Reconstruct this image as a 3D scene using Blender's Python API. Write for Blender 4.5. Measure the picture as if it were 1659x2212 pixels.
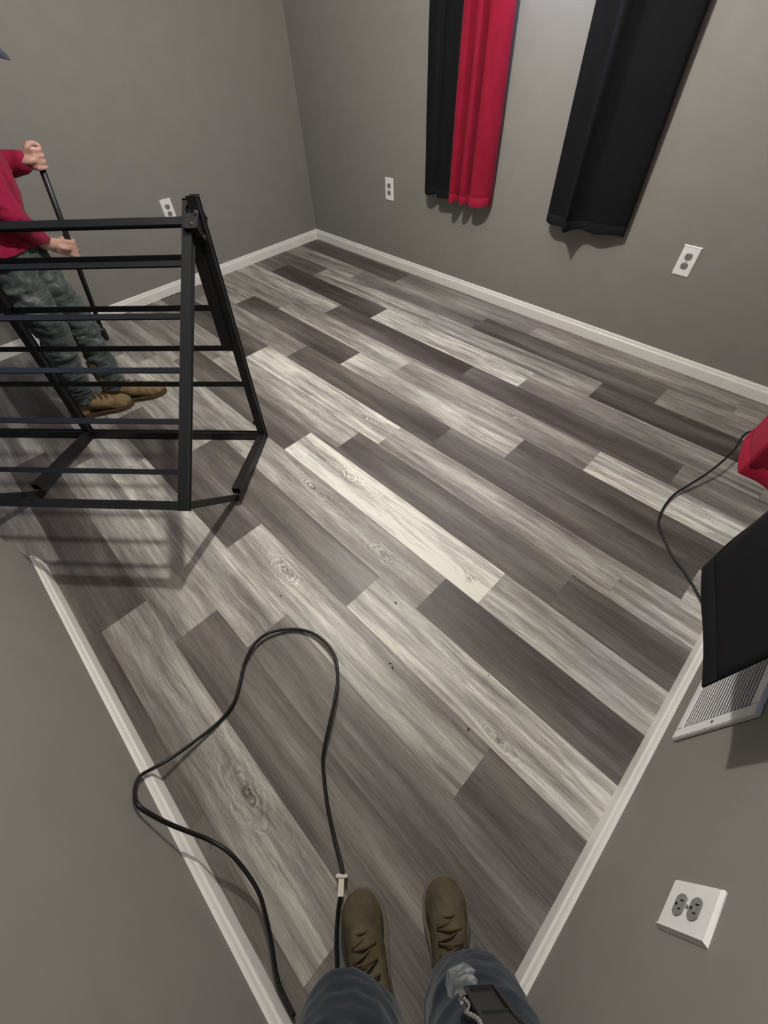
import bpy, bmesh, math, random
from mathutils import Vector, Matrix, Quaternion, noise

# ------------------------------------------------------------------ clear
for o in list(bpy.data.objects):
    bpy.data.objects.remove(o, do_unlink=True)
SC = bpy.context.scene
COL = SC.collection
V = Vector
PI = math.pi

# ------------------------------------------------------------------ camera
R = Matrix(((0.70649339, -0.54262541, 0.45433991, 3.53700446),
            (0.70658716, 0.57712167, -0.40946938, -2.58004181),
            (-0.04002091, 0.61031815, 0.79114479, 1.37926071),
            (0, 0, 0, 1)))
cd = bpy.data.cameras.new('camera')
cam = bpy.data.objects.new('camera', cd)
COL.objects.link(cam)
cam.matrix_world = R
cd.sensor_fit = 'VERTICAL'
cd.sensor_height = 24.0
cd.lens = 865.135 * 24.0 / 2212.0
cd.clip_start = 0.01
SC.camera = cam

# ------------------------------------------------------------------ world, light, exposure
SC.view_settings.view_transform = 'Standard'
SC.view_settings.look = 'None'
SC.view_settings.gamma = 1.0
SC.view_settings.exposure = 0.0
w = bpy.data.worlds.new('world')
SC.world = w
w.use_nodes = True
w.node_tree.nodes['Background'].inputs[0].default_value = (0.55, 0.6, 0.7, 1)
w.node_tree.nodes['Background'].inputs[1].default_value = 0.02


def lamp(name, kind, loc, energy, color, size=0.05, rot=None, size_y=None):
    l = bpy.data.lights.new(name, kind)
    l.energy = energy
    l.color = color
    if kind == 'POINT':
        l.shadow_soft_size = size
    if kind == 'AREA':
        l.size = size
        if size_y:
            l.shape = 'RECTANGLE'
            l.size_y = size_y
    o = bpy.data.objects.new(name, l)
    COL.objects.link(o)
    o.location = loc
    if rot:
        o.rotation_euler = rot
    return o


LAMP = V((2.27, -1.47, 2.0))
lamp('bulb_light', 'POINT', LAMP, 114.0, (1.0, 0.965, 0.90), 0.04)
# added cool area lights by the two unseen windows, to tint the walls blue
lamp('added_fill_far', 'AREA', (2.08, -0.085, 1.66), 4.0, (0.50, 0.62, 1.0), 0.36, (math.radians(-8), 0, 0), 0.10)
lamp('added_fill_right', 'AREA', (3.80, -1.75, 1.85), 22.0, (0.42, 0.55, 1.0), 0.5, (0, math.radians(84), 0), 0.35)

# cool ceiling lamp of the space beyond the opening, out of sight behind the near wall
lamp('hall_light', 'POINT', (0.95, -4.05, 2.25), 13.0, (0.45, 0.58, 1.0), 0.12)

# ------------------------------------------------------------------ room sizes (metres)
W, L, H = 3.9196, 3.0241, 2.44        # wall B at y=0, wall A at x=0, wall D at x=W, wall C at y=-L
HB, TB = 0.0766, 0.014                # baseboard height and thickness
CX = 1.9352                           # where wall C ends at the opening
LP = 4.75                             # far side of the space beyond the opening


# ------------------------------------------------------------------ node helpers
class NT:
    def __init__(s, name):
        s.m = bpy.data.materials.new(name)
        s.m.use_nodes = True
        s.t = s.m.node_tree
        s.b = s.t.nodes['Principled BSDF']

    def n(s, typ, **kw):
        nd = s.t.nodes.new(typ)
        for k, v in kw.items():
            setattr(nd, k, v)
        return nd

    def set(s, sock, v):
        if isinstance(v, bpy.types.NodeSocket):
            s.t.links.new(v, sock)
        else:
            sock.default_value = v

    def math(s, op, a, b=0.0, c=None, clamp=False):
        nd = s.n('ShaderNodeMath', operation=op)
        nd.use_clamp = clamp
        s.set(nd.inputs[0], a)
        s.set(nd.inputs[1], b)
        if c is not None:
            s.set(nd.inputs[2], c)
        return nd.outputs[0]

    def noise(s, vec, scale=1.0, detail=4.0, rough=0.55, dist=0.0):
        nd = s.n('ShaderNodeTexNoise')
        s.set(nd.inputs['Vector'], vec)
        nd.inputs['Scale'].default_value = scale
        nd.inputs['Detail'].default_value = detail
        nd.inputs['Roughness'].default_value = rough
        nd.inputs['Distortion'].default_value = dist
        return nd.outputs[0]

    def mapping(s, vec, scale=(1, 1, 1), loc=(0, 0, 0)):
        nd = s.n('ShaderNodeMapping')
        s.set(nd.inputs['Vector'], vec)
        nd.inputs['Scale'].default_value = scale
        nd.inputs['Location'].default_value = loc
        return nd.outputs[0]

    def ramp(s, fac, stops):
        nd = s.n('ShaderNodeValToRGB')
        cr = nd.color_ramp
        while len(cr.elements) > 1:
            cr.elements.remove(cr.elements[-1])
        cr.elements[0].position = stops[0][0]
        cr.elements[0].color = (*stops[0][1], 1)
        for p, c in stops[1:]:
            e = cr.elements.new(p)
            e.color = (*c, 1)
        s.set(nd.inputs[0], fac)
        return nd.outputs[0]

    def mix(s, f, a, b, blend='MIX'):
        nd = s.n('ShaderNodeMix', data_type='RGBA', blend_type=blend)
        s.set(nd.inputs['Factor'], f)
        for i, v in ((6, a), (7, b)):
            s.set(nd.inputs[i], v if isinstance(v, bpy.types.NodeSocket) else (*v, 1))
        return nd.outputs[2]

    def bump(s, h, strength=0.2, dist=0.002):
        nd = s.n('ShaderNodeBump')
        nd.inputs['Strength'].default_value = strength
        nd.inputs['Distance'].default_value = dist
        s.set(nd.inputs['Height'], h)
        s.t.links.new(nd.outputs[0], s.b.inputs['Normal'])

    def pos(s):
        return s.n('ShaderNodeNewGeometry').outputs['Position']

    def objc(s):
        return s.n('ShaderNodeTexCoord').outputs['Object']

    def out(s, color=None, rough=None, spec=None, metal=None, sheen=None):
        if color is not None:
            s.set(s.b.inputs['Base Color'], color if isinstance(color, bpy.types.NodeSocket) else (*color, 1))
        if rough is not None:
            s.set(s.b.inputs['Roughness'], rough)
        if spec is not None:
            s.set(s.b.inputs['Specular IOR Level'], spec)
        if metal is not None:
            s.set(s.b.inputs['Metallic'], metal)
        if sheen is not None:
            s.b.inputs['Sheen Weight'].default_value = sheen
        return s.m


def plain(name, col, rough=0.5, spec=0.4, metal=0.0, var=0.12, scale=40.0, bump=0.0, sheen=None):
    t = NT(name)
    nz = t.noise(t.objc(), scale, 4)
    lo = tuple(c * (1 - var) for c in col)
    hi = tuple(min(1, c * (1 + var)) for c in col)
    c = t.ramp(nz, [(0.3, lo), (0.7, hi)])
    if bump:
        t.bump(nz, bump, 0.001)
    return t.out(c, rough, spec, metal, sheen)


def wall_mat():
    t = NT('wall_paint')
    nz = t.noise(t.pos(), 9, 3)
    c = t.ramp(nz, [(0.3, (0.218, 0.207, 0.187)), (0.7, (0.234, 0.222, 0.200))])
    t.bump(t.noise(t.pos(), 420, 3), 0.12, 0.0008)
    return t.out(c, 0.62, 0.35)


KNOTS = [(3.175, -2.851, .020), (2.669, -2.341, .018), (2.9, -2.02, .017), (2.209, -1.486, .014), (2.78, -0.954, .014),
         (3.212, -1.877, .016), (3.606, -2.244, .011), (2.474, -1.825, .020), (2.40, -1.99, .016)]


def floor_mat():
    t = NT('vinyl_plank')
    pos = t.pos()
    sep = t.n('ShaderNodeSeparateXYZ')
    t.set(sep.inputs[0], pos)
    seed = t.n('ShaderNodeAttribute', attribute_name='seed').outputs['Fac']
    tone = t.n('ShaderNodeAttribute', attribute_name='tone').outputs['Fac']
    wash = t.n('ShaderNodeAttribute', attribute_name='wash').outputs['Fac']
    uv = t.n('ShaderNodeUVMap', uv_map='plank').outputs[0]
    suv = t.n('ShaderNodeSeparateXYZ')
    t.set(suv.inputs[0], uv)
    # coordinates shifted per plank, so that every board has its own figure
    x = t.math('ADD', sep.outputs[0], t.math('MULTIPLY', seed, 37.0))
    y = t.math('ADD', sep.outputs[1], t.math('MULTIPLY', seed, 13.0))

    def vec(sx, sy, sz=0.0):
        c = t.n('ShaderNodeCombineXYZ')
        t.set(c.inputs[0], t.math('MULTIPLY', x, sx))
        t.set(c.inputs[1], t.math('MULTIPLY', y, sy))
        t.set(c.inputs[2], t.math('MULTIPLY', seed, 5.0 + sz))
        return c.outputs[0]
    warp = t.noise(vec(2.2, 6.0), 1.0, 3)
    # knots: a dark heart with broken, drawn-out rings that bend the grain round it
    knot = heart = kfall = None
    wob = t.math('SUBTRACT', t.noise(pos, 26, 4, 0.6), 0.5)
    mask = t.math('MULTIPLY', t.math('SUBTRACT', t.noise(pos, 17, 2), 0.36, clamp=True), 4.0, clamp=True)
    for kx, ky, kr in KNOTS:
        dx = t.math('SUBTRACT', sep.outputs[0], kx)
        dy = t.math('SUBTRACT', sep.outputs[1], ky)
        ex = t.math('MULTIPLY', dx, 0.36)
        d = t.math('SQRT', t.math('ADD', t.math('MULTIPLY', ex, ex), t.math('MULTIPLY', dy, dy)))
        d = t.math('ADD', d, t.math('MULTIPLY', wob, kr * 2.4))
        fall = t.math('EXPONENT', t.math('MULTIPLY', d, -1.0 / (kr * 1.25)))
        ring = t.math('MULTIPLY', t.math('SINE', t.math('MULTIPLY', d, 9.0 / kr)), fall)
        h1 = t.math('SQRT', t.math('ADD', t.math('MULTIPLY', t.math('MULTIPLY', dx, 0.75), t.math('MULTIPLY', dx, 0.75)), t.math('MULTIPLY', dy, dy)))
        hr = t.math('SUBTRACT', 1.0, t.math('DIVIDE', t.math('ADD', h1, t.math('MULTIPLY', wob, kr * .5)), kr * 0.80), clamp=True)
        hr = t.math('MULTIPLY', hr, 2.2, clamp=True)
        knot = ring if knot is None else t.math('ADD', knot, ring)
        heart = hr if heart is None else t.math('MAXIMUM', heart, hr)
        kfall = fall if kfall is None else t.math('ADD', kfall, fall)
    knot = t.math('MULTIPLY', knot, mask)
    y = t.math('ADD', y, t.math('ADD', t.math('MULTIPLY', warp, 0.030), t.math('MULTIPLY', kfall, 0.03)))
    broad = t.noise(vec(1.0, 10.0), 1.0, 3, 0.55)
    streak = t.noise(vec(1.1, 44.0, 2), 1.0, 5, 0.66)
    fine = t.noise(vec(11.0, 260.0, 4), 1.0, 3, 0.7)
    patch = t.noise(vec(2.6, 24.0, 6), 1.0, 8, 0.72)
    crack = t.noise(vec(1.4, 46.0, 8), 1.0, 6, 0.62)
    w1 = t.math('ADD', t.math('MULTIPLY', wash, 0.75), 0.25)
    f = t.math('ADD', tone, t.math('MULTIPLY', t.math('SUBTRACT', broad, 0.5), 0.95))
    f = t.math('ADD', f, t.math('MULTIPLY', t.math('MULTIPLY', t.math('SUBTRACT', streak, 0.5), 1.0), w1))
    f = t.math('ADD', f, t.math('MULTIPLY', t.math('SUBTRACT', fine, 0.5), 0.42))
    f = t.math('ADD', f, t.math('MULTIPLY', t.math('SUBTRACT', patch, 0.5), t.math('ADD', t.math('MULTIPLY', wash, 1.45), 0.35)))
    # thin dark checks where the crack field crosses its middle value
    ck = t.math('SUBTRACT', 1.0, t.math('MULTIPLY', t.math('ABSOLUTE', t.math('SUBTRACT', crack, 0.5)), 42.0), clamp=True)
    sel = t.math('MULTIPLY', t.math('SUBTRACT', patch, 0.47, clamp=True), 7.0, clamp=True)
    f = t.math('SUBTRACT', f, t.math('MULTIPLY', t.math('MULTIPLY', ck, sel), t.math('MULTIPLY', w1, 0.46)))
    f = t.math('ADD', f, t.math('MULTIPLY', knot, 0.42))
    f = t.math('SUBTRACT', f, t.math('MULTIPLY', heart, 0.20), clamp=True)
    col = t.ramp(f, [(0.0, (0.044, 0.037, 0.033)), (0.22, (0.098, 0.084, 0.075)), (0.45, (0.192, 0.173, 0.154)),
                     (0.62, (0.305, 0.284, 0.252)), (0.80, (0.470, 0.447, 0.392)), (1.0, (0.74, 0.715, 0.63))])
    hue = t.noise(vec(1.1, 7.0, 3), 1.0, 2)
    col = t.mix(t.math('MULTIPLY', t.math('SUBTRACT', hue, 0.45, clamp=True), 1.0), col, (0.93, 1.0, 1.10), 'MULTIPLY')
    # thin seam round every board
    e1 = t.math('MINIMUM', suv.outputs[1], t.math('SUBTRACT', 1.0, suv.outputs[1]))
    e1 = t.math('MULTIPLY', e1, 0.1721)
    e2 = t.math('MINIMUM', suv.outputs[0], t.math('SUBTRACT', 1.2, suv.outputs[0]))
    e = t.math('MINIMUM', e1, t.math('ABSOLUTE', e2))
    seam = t.math('SUBTRACT', 1.0, t.math('DIVIDE', e, 0.0016), clamp=True)
    col = t.mix(t.math('MULTIPLY', seam, 0.5), col, (0.02, 0.018, 0.016))
    h = t.math('SUBTRACT', t.math('ADD', t.math('MULTIPLY', fine, 0.6), streak), t.math('MULTIPLY', seam, 1.5))
    t.bump(h, 0.14, 0.0006)
    return t.out(col, t.math('ADD', 0.40, t.math('MULTIPLY', streak, 0.18)), 0.42)


def cloth_mat(name, c1, c2, scale=300.0, sheen=0.25, rough=0.85):
    t = NT(name)
    p = t.objc()
    c = t.ramp(t.noise(t.mapping(p, (1, 1, 0.35)), 26, 4), [(0.3, c1), (0.72, c2)])
    wv = t.n('ShaderNodeTexWave')
    t.set(wv.inputs['Vector'], t.mapping(p, (scale, scale, scale)))
    wv.inputs['Scale'].default_value = 1.0
    t.bump(t.math('ADD', wv.outputs['Fac'], t.math('MULTIPLY', t.noise(p, 30, 4), 3.0)), 0.15, 0.0008)
    return t.out(c, rough, 0.2, 0.0, sheen)


def denim_mat(name, dark, mid, light, thr=0.5):
    t = NT(name)
    p = t.objc()
    n1 = t.noise(p, 9, 5, 0.6, 0.4)
    n2 = t.noise(t.mapping(p, (1, 1, 2.2)), 34, 5, 0.65, 0.6)
    f = t.math('ADD', t.math('MULTIPLY', n1, 0.55), t.math('MULTIPLY', n2, 0.45))
    c = t.ramp(f, [(thr - 0.16, dark), (thr, mid), (thr + 0.14, light)])
    t.bump(t.noise(p, 500, 2), 0.2, 0.0006)
    return t.out(c, 0.9, 0.15, 0.0, 0.15)


M = dict(
    wall=wall_mat(),
    ceil=plain('ceiling_paint', (0.60, 0.59, 0.57), 0.8, 0.2, var=0.03),
    trim=plain('white_trim_paint', (0.76, 0.745, 0.70), 0.38, 0.45, var=0.03, scale=14),
    floor=floor_mat(),
    metal=plain('black_powder_coat', (0.0085, 0.0085, 0.009), 0.45, 0.4, var=0.25, scale=90),
    inner=plain('tube_shade_black', (0.006, 0.006, 0.006), 0.9, 0.1),
    bolt=plain('steel_bolt', (0.32, 0.32, 0.33), 0.35, 0.5, 1.0),
    plate=plain('white_plastic', (0.80, 0.80, 0.78), 0.35, 0.5, var=0.03),
    socket=plain('grey_socket_plastic', (0.21, 0.205, 0.195), 0.45, 0.4, var=0.06),
    slot=plain('socket_slot', (0.008, 0.008, 0.008), 0.8, 0.1),
    vent=plain('white_enamel', (0.80, 0.80, 0.79), 0.35, 0.5, var=0.03),
    red=cloth_mat('red_curtain_cloth', (0.205, 0.003, 0.018), (0.265, 0.005, 0.027), sheen=0.04),
    black=cloth_mat('black_curtain_cloth', (0.0028, 0.0028, 0.0036), (0.0046, 0.0046, 0.0062), sheen=0.0),
    cord=plain('black_cord_rubber', (0.0055, 0.005, 0.0055), 0.45, 0.4),
    cream=plain('cream_plastic', (0.66, 0.62, 0.52), 0.45, 0.4),
    boot=plain('tan_suede', (0.200, 0.140, 0.072), 0.88, 0.15, var=0.35, scale=22, bump=0.3),
    boot2=plain('dark_tan_suede', (0.088, 0.072, 0.043), 0.9, 0.12, var=0.3, scale=22, bump=0.3),
    sole=plain('boot_sole_rubber', (0.075, 0.050, 0.028), 0.75, 0.2),
    sole2=plain('light_boot_sole_rubber', (0.15, 0.13, 0.105), 0.75, 0.2),
    lace=plain('boot_lace', (0.075, 0.050, 0.026), 0.85, 0.2),
    denimg=denim_mat('faded_grey_denim', (0.020, 0.026, 0.027), (0.058, 0.070, 0.068), (0.165, 0.182, 0.166), 0.53),
    denimb=denim_mat('dark_blue_denim', (0.0035, 0.007, 0.0145), (0.0065, 0.0125, 0.022), (0.013, 0.022, 0.031)),
    worn=denim_mat('worn_pale_denim', (0.012, 0.018, 0.026), (0.085, 0.093, 0.100), (0.36, 0.36, 0.36), 0.50),
    shirt=cloth_mat('red_shirt_cloth', (0.17, 0.003, 0.022), (0.25, 0.006, 0.045), sheen=0.05),
    shirtb=cloth_mat('grey_shirt_cloth', (0.05, 0.055, 0.06), (0.08, 0.085, 0.09)),
    skin=plain('skin', (0.40, 0.235, 0.185), 0.55, 0.35, var=0.12, scale=30),
    cap=cloth_mat('navy_cap_cloth', (0.010, 0.013, 0.030), (0.016, 0.020, 0.042)),
    hair=plain('brown_hair', (0.035, 0.022, 0.013), 0.6, 0.3, var=0.4, scale=120),
    leather=plain('black_leather', (0.012, 0.011, 0.010), 0.5, 0.4, var=0.3),
    chrome=plain('chrome_chain', (0.72, 0.72, 0.72), 0.18, 0.5, 1.0, var=0.05),
    chip=plain('dark_debris', (0.03, 0.025, 0.02), 0.8, 0.2),
    eye=plain('eye_white', (0.75, 0.73, 0.70), 0.25, 0.5, var=0.02),
)
lt = NT('lamp_glass')
lt.out((0.9, 0.88, 0.82), 0.3)
lt.b.inputs['Emission Color'].default_value = (1, 0.92, 0.8, 1)
lt.b.inputs['Emission Strength'].default_value = 2.0
M['lamp'] = lt.m
lt = NT('dusk_glass')
lt.out((0.10, 0.12, 0.16), 0.1)
lt.b.inputs['Emission Color'].default_value = (0.45, 0.58, 1, 1)
lt.b.inputs['Emission Strength'].default_value = 0.8
M['pane'] = lt.m


# ------------------------------------------------------------------ object helpers
def tag(o, label=None, cat=None, group=None, kind=None):
    for k, v in (('label', label), ('category', cat), ('group', group), ('kind', kind)):
        if v:
            o[k] = v
    return o


def thing(name, label, cat, loc=(0, 0, 0), group=None):
    o = bpy.data.objects.new(name, None)
    o.empty_display_size = 0.05
    COL.objects.link(o)
    o.location = loc
    return tag(o, label, cat, group)


def link(name, me, mat, parent=None, smooth=False):
    o = bpy.data.objects.new(name, me)
    COL.objects.link(o)
    if mat is not None:
        me.materials.append(mat)
    if smooth:
        for p in me.polygons:
            p.use_smooth = True
    if parent is not None:
        root = parent
        m = Matrix()
        while root is not None:
            m = Matrix.Translation(root.location) @ m
            root = root.parent
        o.parent = parent
        o.location = (0, 0, 0)
        me.transform(m.inverted())
    return o


def obj(name, bm, mat, parent=None, smooth=False):
    bmesh.ops.recalc_face_normals(bm, faces=bm.faces)
    me = bpy.data.meshes.new(name)
    bm.to_mesh(me)
    bm.free()
    return link(name, me, mat, parent, smooth)


def recenter(o, p):
    """move a single-mesh thing's origin to p"""
    p = V(p)
    o.data.transform(Matrix.Translation(-p))
    o.location = p
    return o


def frame3(d, up=V((0, 0, 1))):
    d = d.normalized()
    a = up - d * up.dot(d)
    if a.length < 1e-4:
        a = V((1, 0, 0)) - d * d.x
    a.normalize()
    return d, a, d.cross(a)


def add_box(bm, lo, hi, bev=0.0):
    r = bmesh.ops.create_cube(bm, size=1.0)
    vs = r['verts']
    for v in vs:
        v.co = V((lo[i] + (v.co[i] + 0.5) * (hi[i] - lo[i]) for i in range(3)))
    if bev:
        es = list({e for v in vs for e in v.link_edges})
        bmesh.ops.bevel(bm, geom=es, offset=bev, segments=2, affect='EDGES')


def add_bar(bm, a, b, wa, wb, up, bev=0.003):
    """rectangular bar from a to b, wa along `up`, wb across"""
    a, b = V(a), V(b)
    d, u, s = frame3(b - a, V(up))
    r = bmesh.ops.create_cube(bm, size=1.0)
    ln = (b - a).length
    for v in r['verts']:
        c = v.co.copy()
        v.co = (a + b) / 2 + d * c.x * ln + u * c.y * wa + s * c.z * wb
    if bev:
        es = list({e for v in r['verts'] for e in v.link_edges})
        bmesh.ops.bevel(bm, geom=es, offset=bev, segments=2, affect='EDGES')


def add_hollow(bm, a, b, wa, wb, up, th=0.003):
    """open-ended rectangular tube"""
    a, b = V(a), V(b)
    d, u, s = frame3(b - a, V(up))
    rings = []
    for p in (a, b):
        for k in (0, 1):
            x, y = wa / 2 - th * k, wb / 2 - th * k
            rings.append([bm.verts.new(p + u * i * x + s * j * y) for i, j in ((1, 1), (-1, 1), (-1, -1), (1, -1))])
    oa, ia, ob, ib = rings
    for i in range(4):
        j = (i + 1) % 4
        bm.faces.new((oa[i], oa[j], ob[j], ob[i]))
        bm.faces.new((ia[i], ib[i], ib[j], ia[j]))
        bm.faces.new((oa[i], ia[i], ia[j], oa[j]))
        bm.faces.new((ob[i], ob[j], ib[j], ib[i]))


def add_cyl(bm, a, b, r1, r2=None, seg=16):
    a, b = V(a), V(b)
    if r2 is None:
        r2 = r1
    d, u, s = frame3(b - a)
    ra, rb = [], []
    for i in range(seg):
        t = 2 * PI * i / seg
        e = u * math.cos(t) + s * math.sin(t)
        ra.append(bm.verts.new(a + e * r1))
        rb.append(bm.verts.new(b + e * r2))
    for i in range(seg):
        j = (i + 1) % seg
        bm.faces.new((ra[i], ra[j], rb[j], rb[i]))
    bm.faces.new(ra[::-1])
    bm.faces.new(rb)


def catmull(pts, k=6):
    pts = [V(p) for p in pts]
    P = [pts[0] * 2 - pts[1]] + pts + [pts[-1] * 2 - pts[-2]]
    out = []
    for i in range(1, len(P) - 2):
        p0, p1, p2, p3 = P[i - 1:i + 3]
        for j in range(k):
            t = j / k
            out.append(0.5 * (p1 * 2 + (p2 - p0) * t + (p0 * 2 - p1 * 5 + p2 * 4 - p3) * t * t + (p1 * 3 - p0 - p2 * 3 + p3) * t ** 3))
    out.append(pts[-1])
    return out


def add_tube(bm, pts, r, seg=10, k=6):
    P = catmull(pts, k) if k > 1 else [V(p) for p in pts]
    prev = None
    u = None
    rings = []
    for i, p in enumerate(P):
        d = (P[min(i + 1, len(P) - 1)] - P[max(i - 1, 0)]).normalized()
        if u is None:
            _, u, s = frame3(d)
        u = (u - d * u.dot(d)).normalized()
        s = d.cross(u)
        rr = r(i / (len(P) - 1)) if callable(r) else r
        rings.append([bm.verts.new(p + (u * math.cos(2 * PI * j / seg) + s * math.sin(2 * PI * j / seg)) * rr) for j in range(seg)])
    for a, b in zip(rings, rings[1:]):
        for j in range(seg):
            q = (j + 1) % seg
            bm.faces.new((a[j], a[q], b[q], b[j]))
    bm.faces.new(rings[0][::-1])
    bm.faces.new(rings[-1])


# ------------------------------------------------------------------ organic bodies: capsules and ellipsoids fused into one skin
def cap_pts(a, ra, b, rb):
    return ('cap', V(a), ra, V(b), rb)


def add_capsule(bm, a, ra, b, rb, seg=14):
    d, u, s = frame3(b - a)
    rings = []
    n = 4
    prof = [(a - d * ra * math.cos(t), ra * math.sin(t)) for t in [PI / 2 * i / n for i in range(1, n + 1)]]
    prof += [(b + d * rb * math.sin(t), rb * math.cos(t)) for t in [PI / 2 * i / n for i in range(0, n)]]
    for c, r in prof:
        rings.append([bm.verts.new(c + (u * math.cos(2 * PI * j / seg) + s * math.sin(2 * PI * j / seg)) * r) for j in range(seg)])
    for x, y in zip(rings, rings[1:]):
        for j in range(seg):
            q = (j + 1) % seg
            bm.faces.new((x[j], x[q], y[q], y[j]))
    t0 = bm.verts.new(a - d * ra)
    t1 = bm.verts.new(b + d * rb)
    for j in range(seg):
        q = (j + 1) % seg
        bm.faces.new((t0, rings[0][q], rings[0][j]))
        bm.faces.new((t1, rings[-1][j], rings[-1][q]))


def fuse(name, shapes, mat, parent, voxel=0.006, smooth=6, cuts=(), wr=None):
    bm = bmesh.new()
    for s in shapes:
        if s[0] == 'cap':
            add_capsule(bm, V(s[1]), s[2], V(s[3]), s[4])
        else:                                  # ellipsoid: centre, radii, (x axis, y axis)
            r = bmesh.ops.create_uvsphere(bm, u_segments=24, v_segments=14, radius=1.0)
            c, rad = V(s[1]), s[2]
            if len(s) > 3:
                ax = V(s[3]).normalized()
                _, az, _ = frame3(ax)
                if len(s) > 4:
                    az = (V(s[4]) - ax * V(s[4]).dot(ax)).normalized()
                ay = az.cross(ax)
            else:
                ax, ay, az = V((1, 0, 0)), V((0, 1, 0)), V((0, 0, 1))
            for v in r['verts']:
                q = v.co.copy()
                v.co = c + ax * q.x * rad[0] + ay * q.y * rad[1] + az * q.z * rad[2]
    bmesh.ops.recalc_face_normals(bm, faces=bm.faces)
    me = bpy.data.meshes.new(name)
    bm.to_mesh(me)
    bm.free()
    tmp = bpy.data.objects.new('tmp', me)
    COL.objects.link(tmp)
    m = tmp.modifiers.new('r', 'REMESH')
    m.mode = 'VOXEL'
    m.voxel_size = voxel
    m2 = tmp.modifiers.new('s', 'SMOOTH')
    m2.factor = 0.5
    m2.iterations = smooth
    dg = bpy.context.evaluated_depsgraph_get()
    me2 = bpy.data.meshes.new_from_object(tmp.evaluated_get(dg))
    bpy.data.objects.remove(tmp)
    bpy.data.meshes.remove(me)
    me2.name = name
    bm = bmesh.new()
    bm.from_mesh(me2)
    for co, no in cuts:                        # keep the side the normal points to
        g = bm.verts[:] + bm.edges[:] + bm.faces[:]
        bmesh.ops.bisect_plane(bm, geom=g, plane_co=V(co), plane_no=V(no), clear_inner=True)
        ed = [e for e in bm.edges if e.is_boundary]
        if ed:
            bmesh.ops.holes_fill(bm, edges=ed)
    if wr:
        bm.normal_update()
        amp, fn = wr
        for v in bm.verts:
            v.co = v.co + v.normal * amp * fn(v.co)
    bm.to_mesh(me2)
    bm.free()
    return link(name, me2, mat, parent, True)


def wrinkle(sc=(14, 14, 30), seed=0.0):
    def f(p):
        q = V((p.x * sc[0] + seed, p.y * sc[1] + seed * 2, p.z * sc[2]))
        return noise.noise(q) + 0.5 * noise.noise(q * 2.3)
    return f


def smat(name, lo, hi, mat, kind='structure', bev=0.0):
    bm = bmesh.new()
    add_box(bm, lo, hi, bev)
    return tag(obj(name, bm, mat), kind=kind)


# ================================================================== SETTING
# floor: one mesh, one face per plank; each plank keeps its own tone
PY0, PITCH, PLEN = -0.0362, 0.17215, 1.196
S = 1.15
ROWS = {      # row: (one end joint in x before scaling, tones from x<0 side on, whitewash)
    -1: (0.6, [.25, .3, .4, .4, .4]),
    0: (1.045, [.20, .43, .46, .45]),
    1: (.766, [.55, .42, .20, .45]),
    2: (.523, [.40, .66, .50, .17]),
    3: (.235, [.4, .13, .80, .46, .42]),
    4: (1.012, [.66, .17, .22, .38]),
    5: (.738, [.47, .58, .50, .74]),
    6: (.470, [.62, .20, .64, .22]),
    7: (.192, [.4, .50, .22, .24, .60]),
    8: (1.063, [.24, .72, .54, .60]),
    9: (.948, [.50, .56, .25, .20]),
    10: (.785, [.50, .26, .87, .58]),
    11: (.655, [.5, .62, .60, .20]),
    12: (.490, [.5, .60, .36, .66]),
    13: (1.050, [.58, .28, .60, .26]),
    14: (.372, [.45, .55, .62, .36]),
    15: (.195, [.4, .36, .56, .30, .3]),
    16: (1.034, [.50, .17, .50, .38]),
    17: (.644, [.36, .42, .26, .26]),
}
bm = bmesh.new()
lt_ = bm.faces.layers.float.new('tone')
ls_ = bm.faces.layers.float.new('seed')
lw_ = bm.faces.layers.float.new('wash')
luv = bm.loops.layers.uv.new('plank')
rnd = random.Random(5)


def plank(x0, x1, y0, y1, ux0, tone, X0, X1, Y0, Y1):
    seed, wash = rnd.random(), max(0.0, min(1.0, (tone - 0.30) * 1.9)) * rnd.uniform(0.7, 1.0)
    a, b = max(x0, X0), min(x1, X1)
    c, d = max(y1, Y0), min(y0, Y1)
    if b - a < 1e-4 or d - c < 1e-4:
        return
    vs = [bm.verts.new(p) for p in ((a, c, 0), (b, c, 0), (b, d, 0), (a, d, 0))]
    f = bm.faces.new(vs)
    f[lt_], f[ls_], f[lw_] = tone, seed, wash
    for lp in f.loops:
        lp[luv].uv = (lp.vert.co.x - ux0, (lp.vert.co.y - y1) / (y0 - y1))


for r in range(-1, 28):
    y0 = PY0 - PITCH * r
    y1 = y0 - PITCH
    j0, tones = ROWS.get(r, (rnd.uniform(.1, 1.0), [rnd.choice((.2, .3, .45, .6)) for _ in range(4)]))
    xs = j0 * S - PLEN
    for k in range(5):
        t = tones[min(k, len(tones) - 1)]
        t += 0.06 if t > 0.44 else 0.0
        xm = W if r <= 17 else CX + 0.2
        plank(xs, xs + PLEN, y0, y1, xs, t, 0.0, xm, -LP, 0.0)
        xs += PLEN
o = obj('floor', bm, M['floor'])
tag(o, kind='structure')

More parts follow.
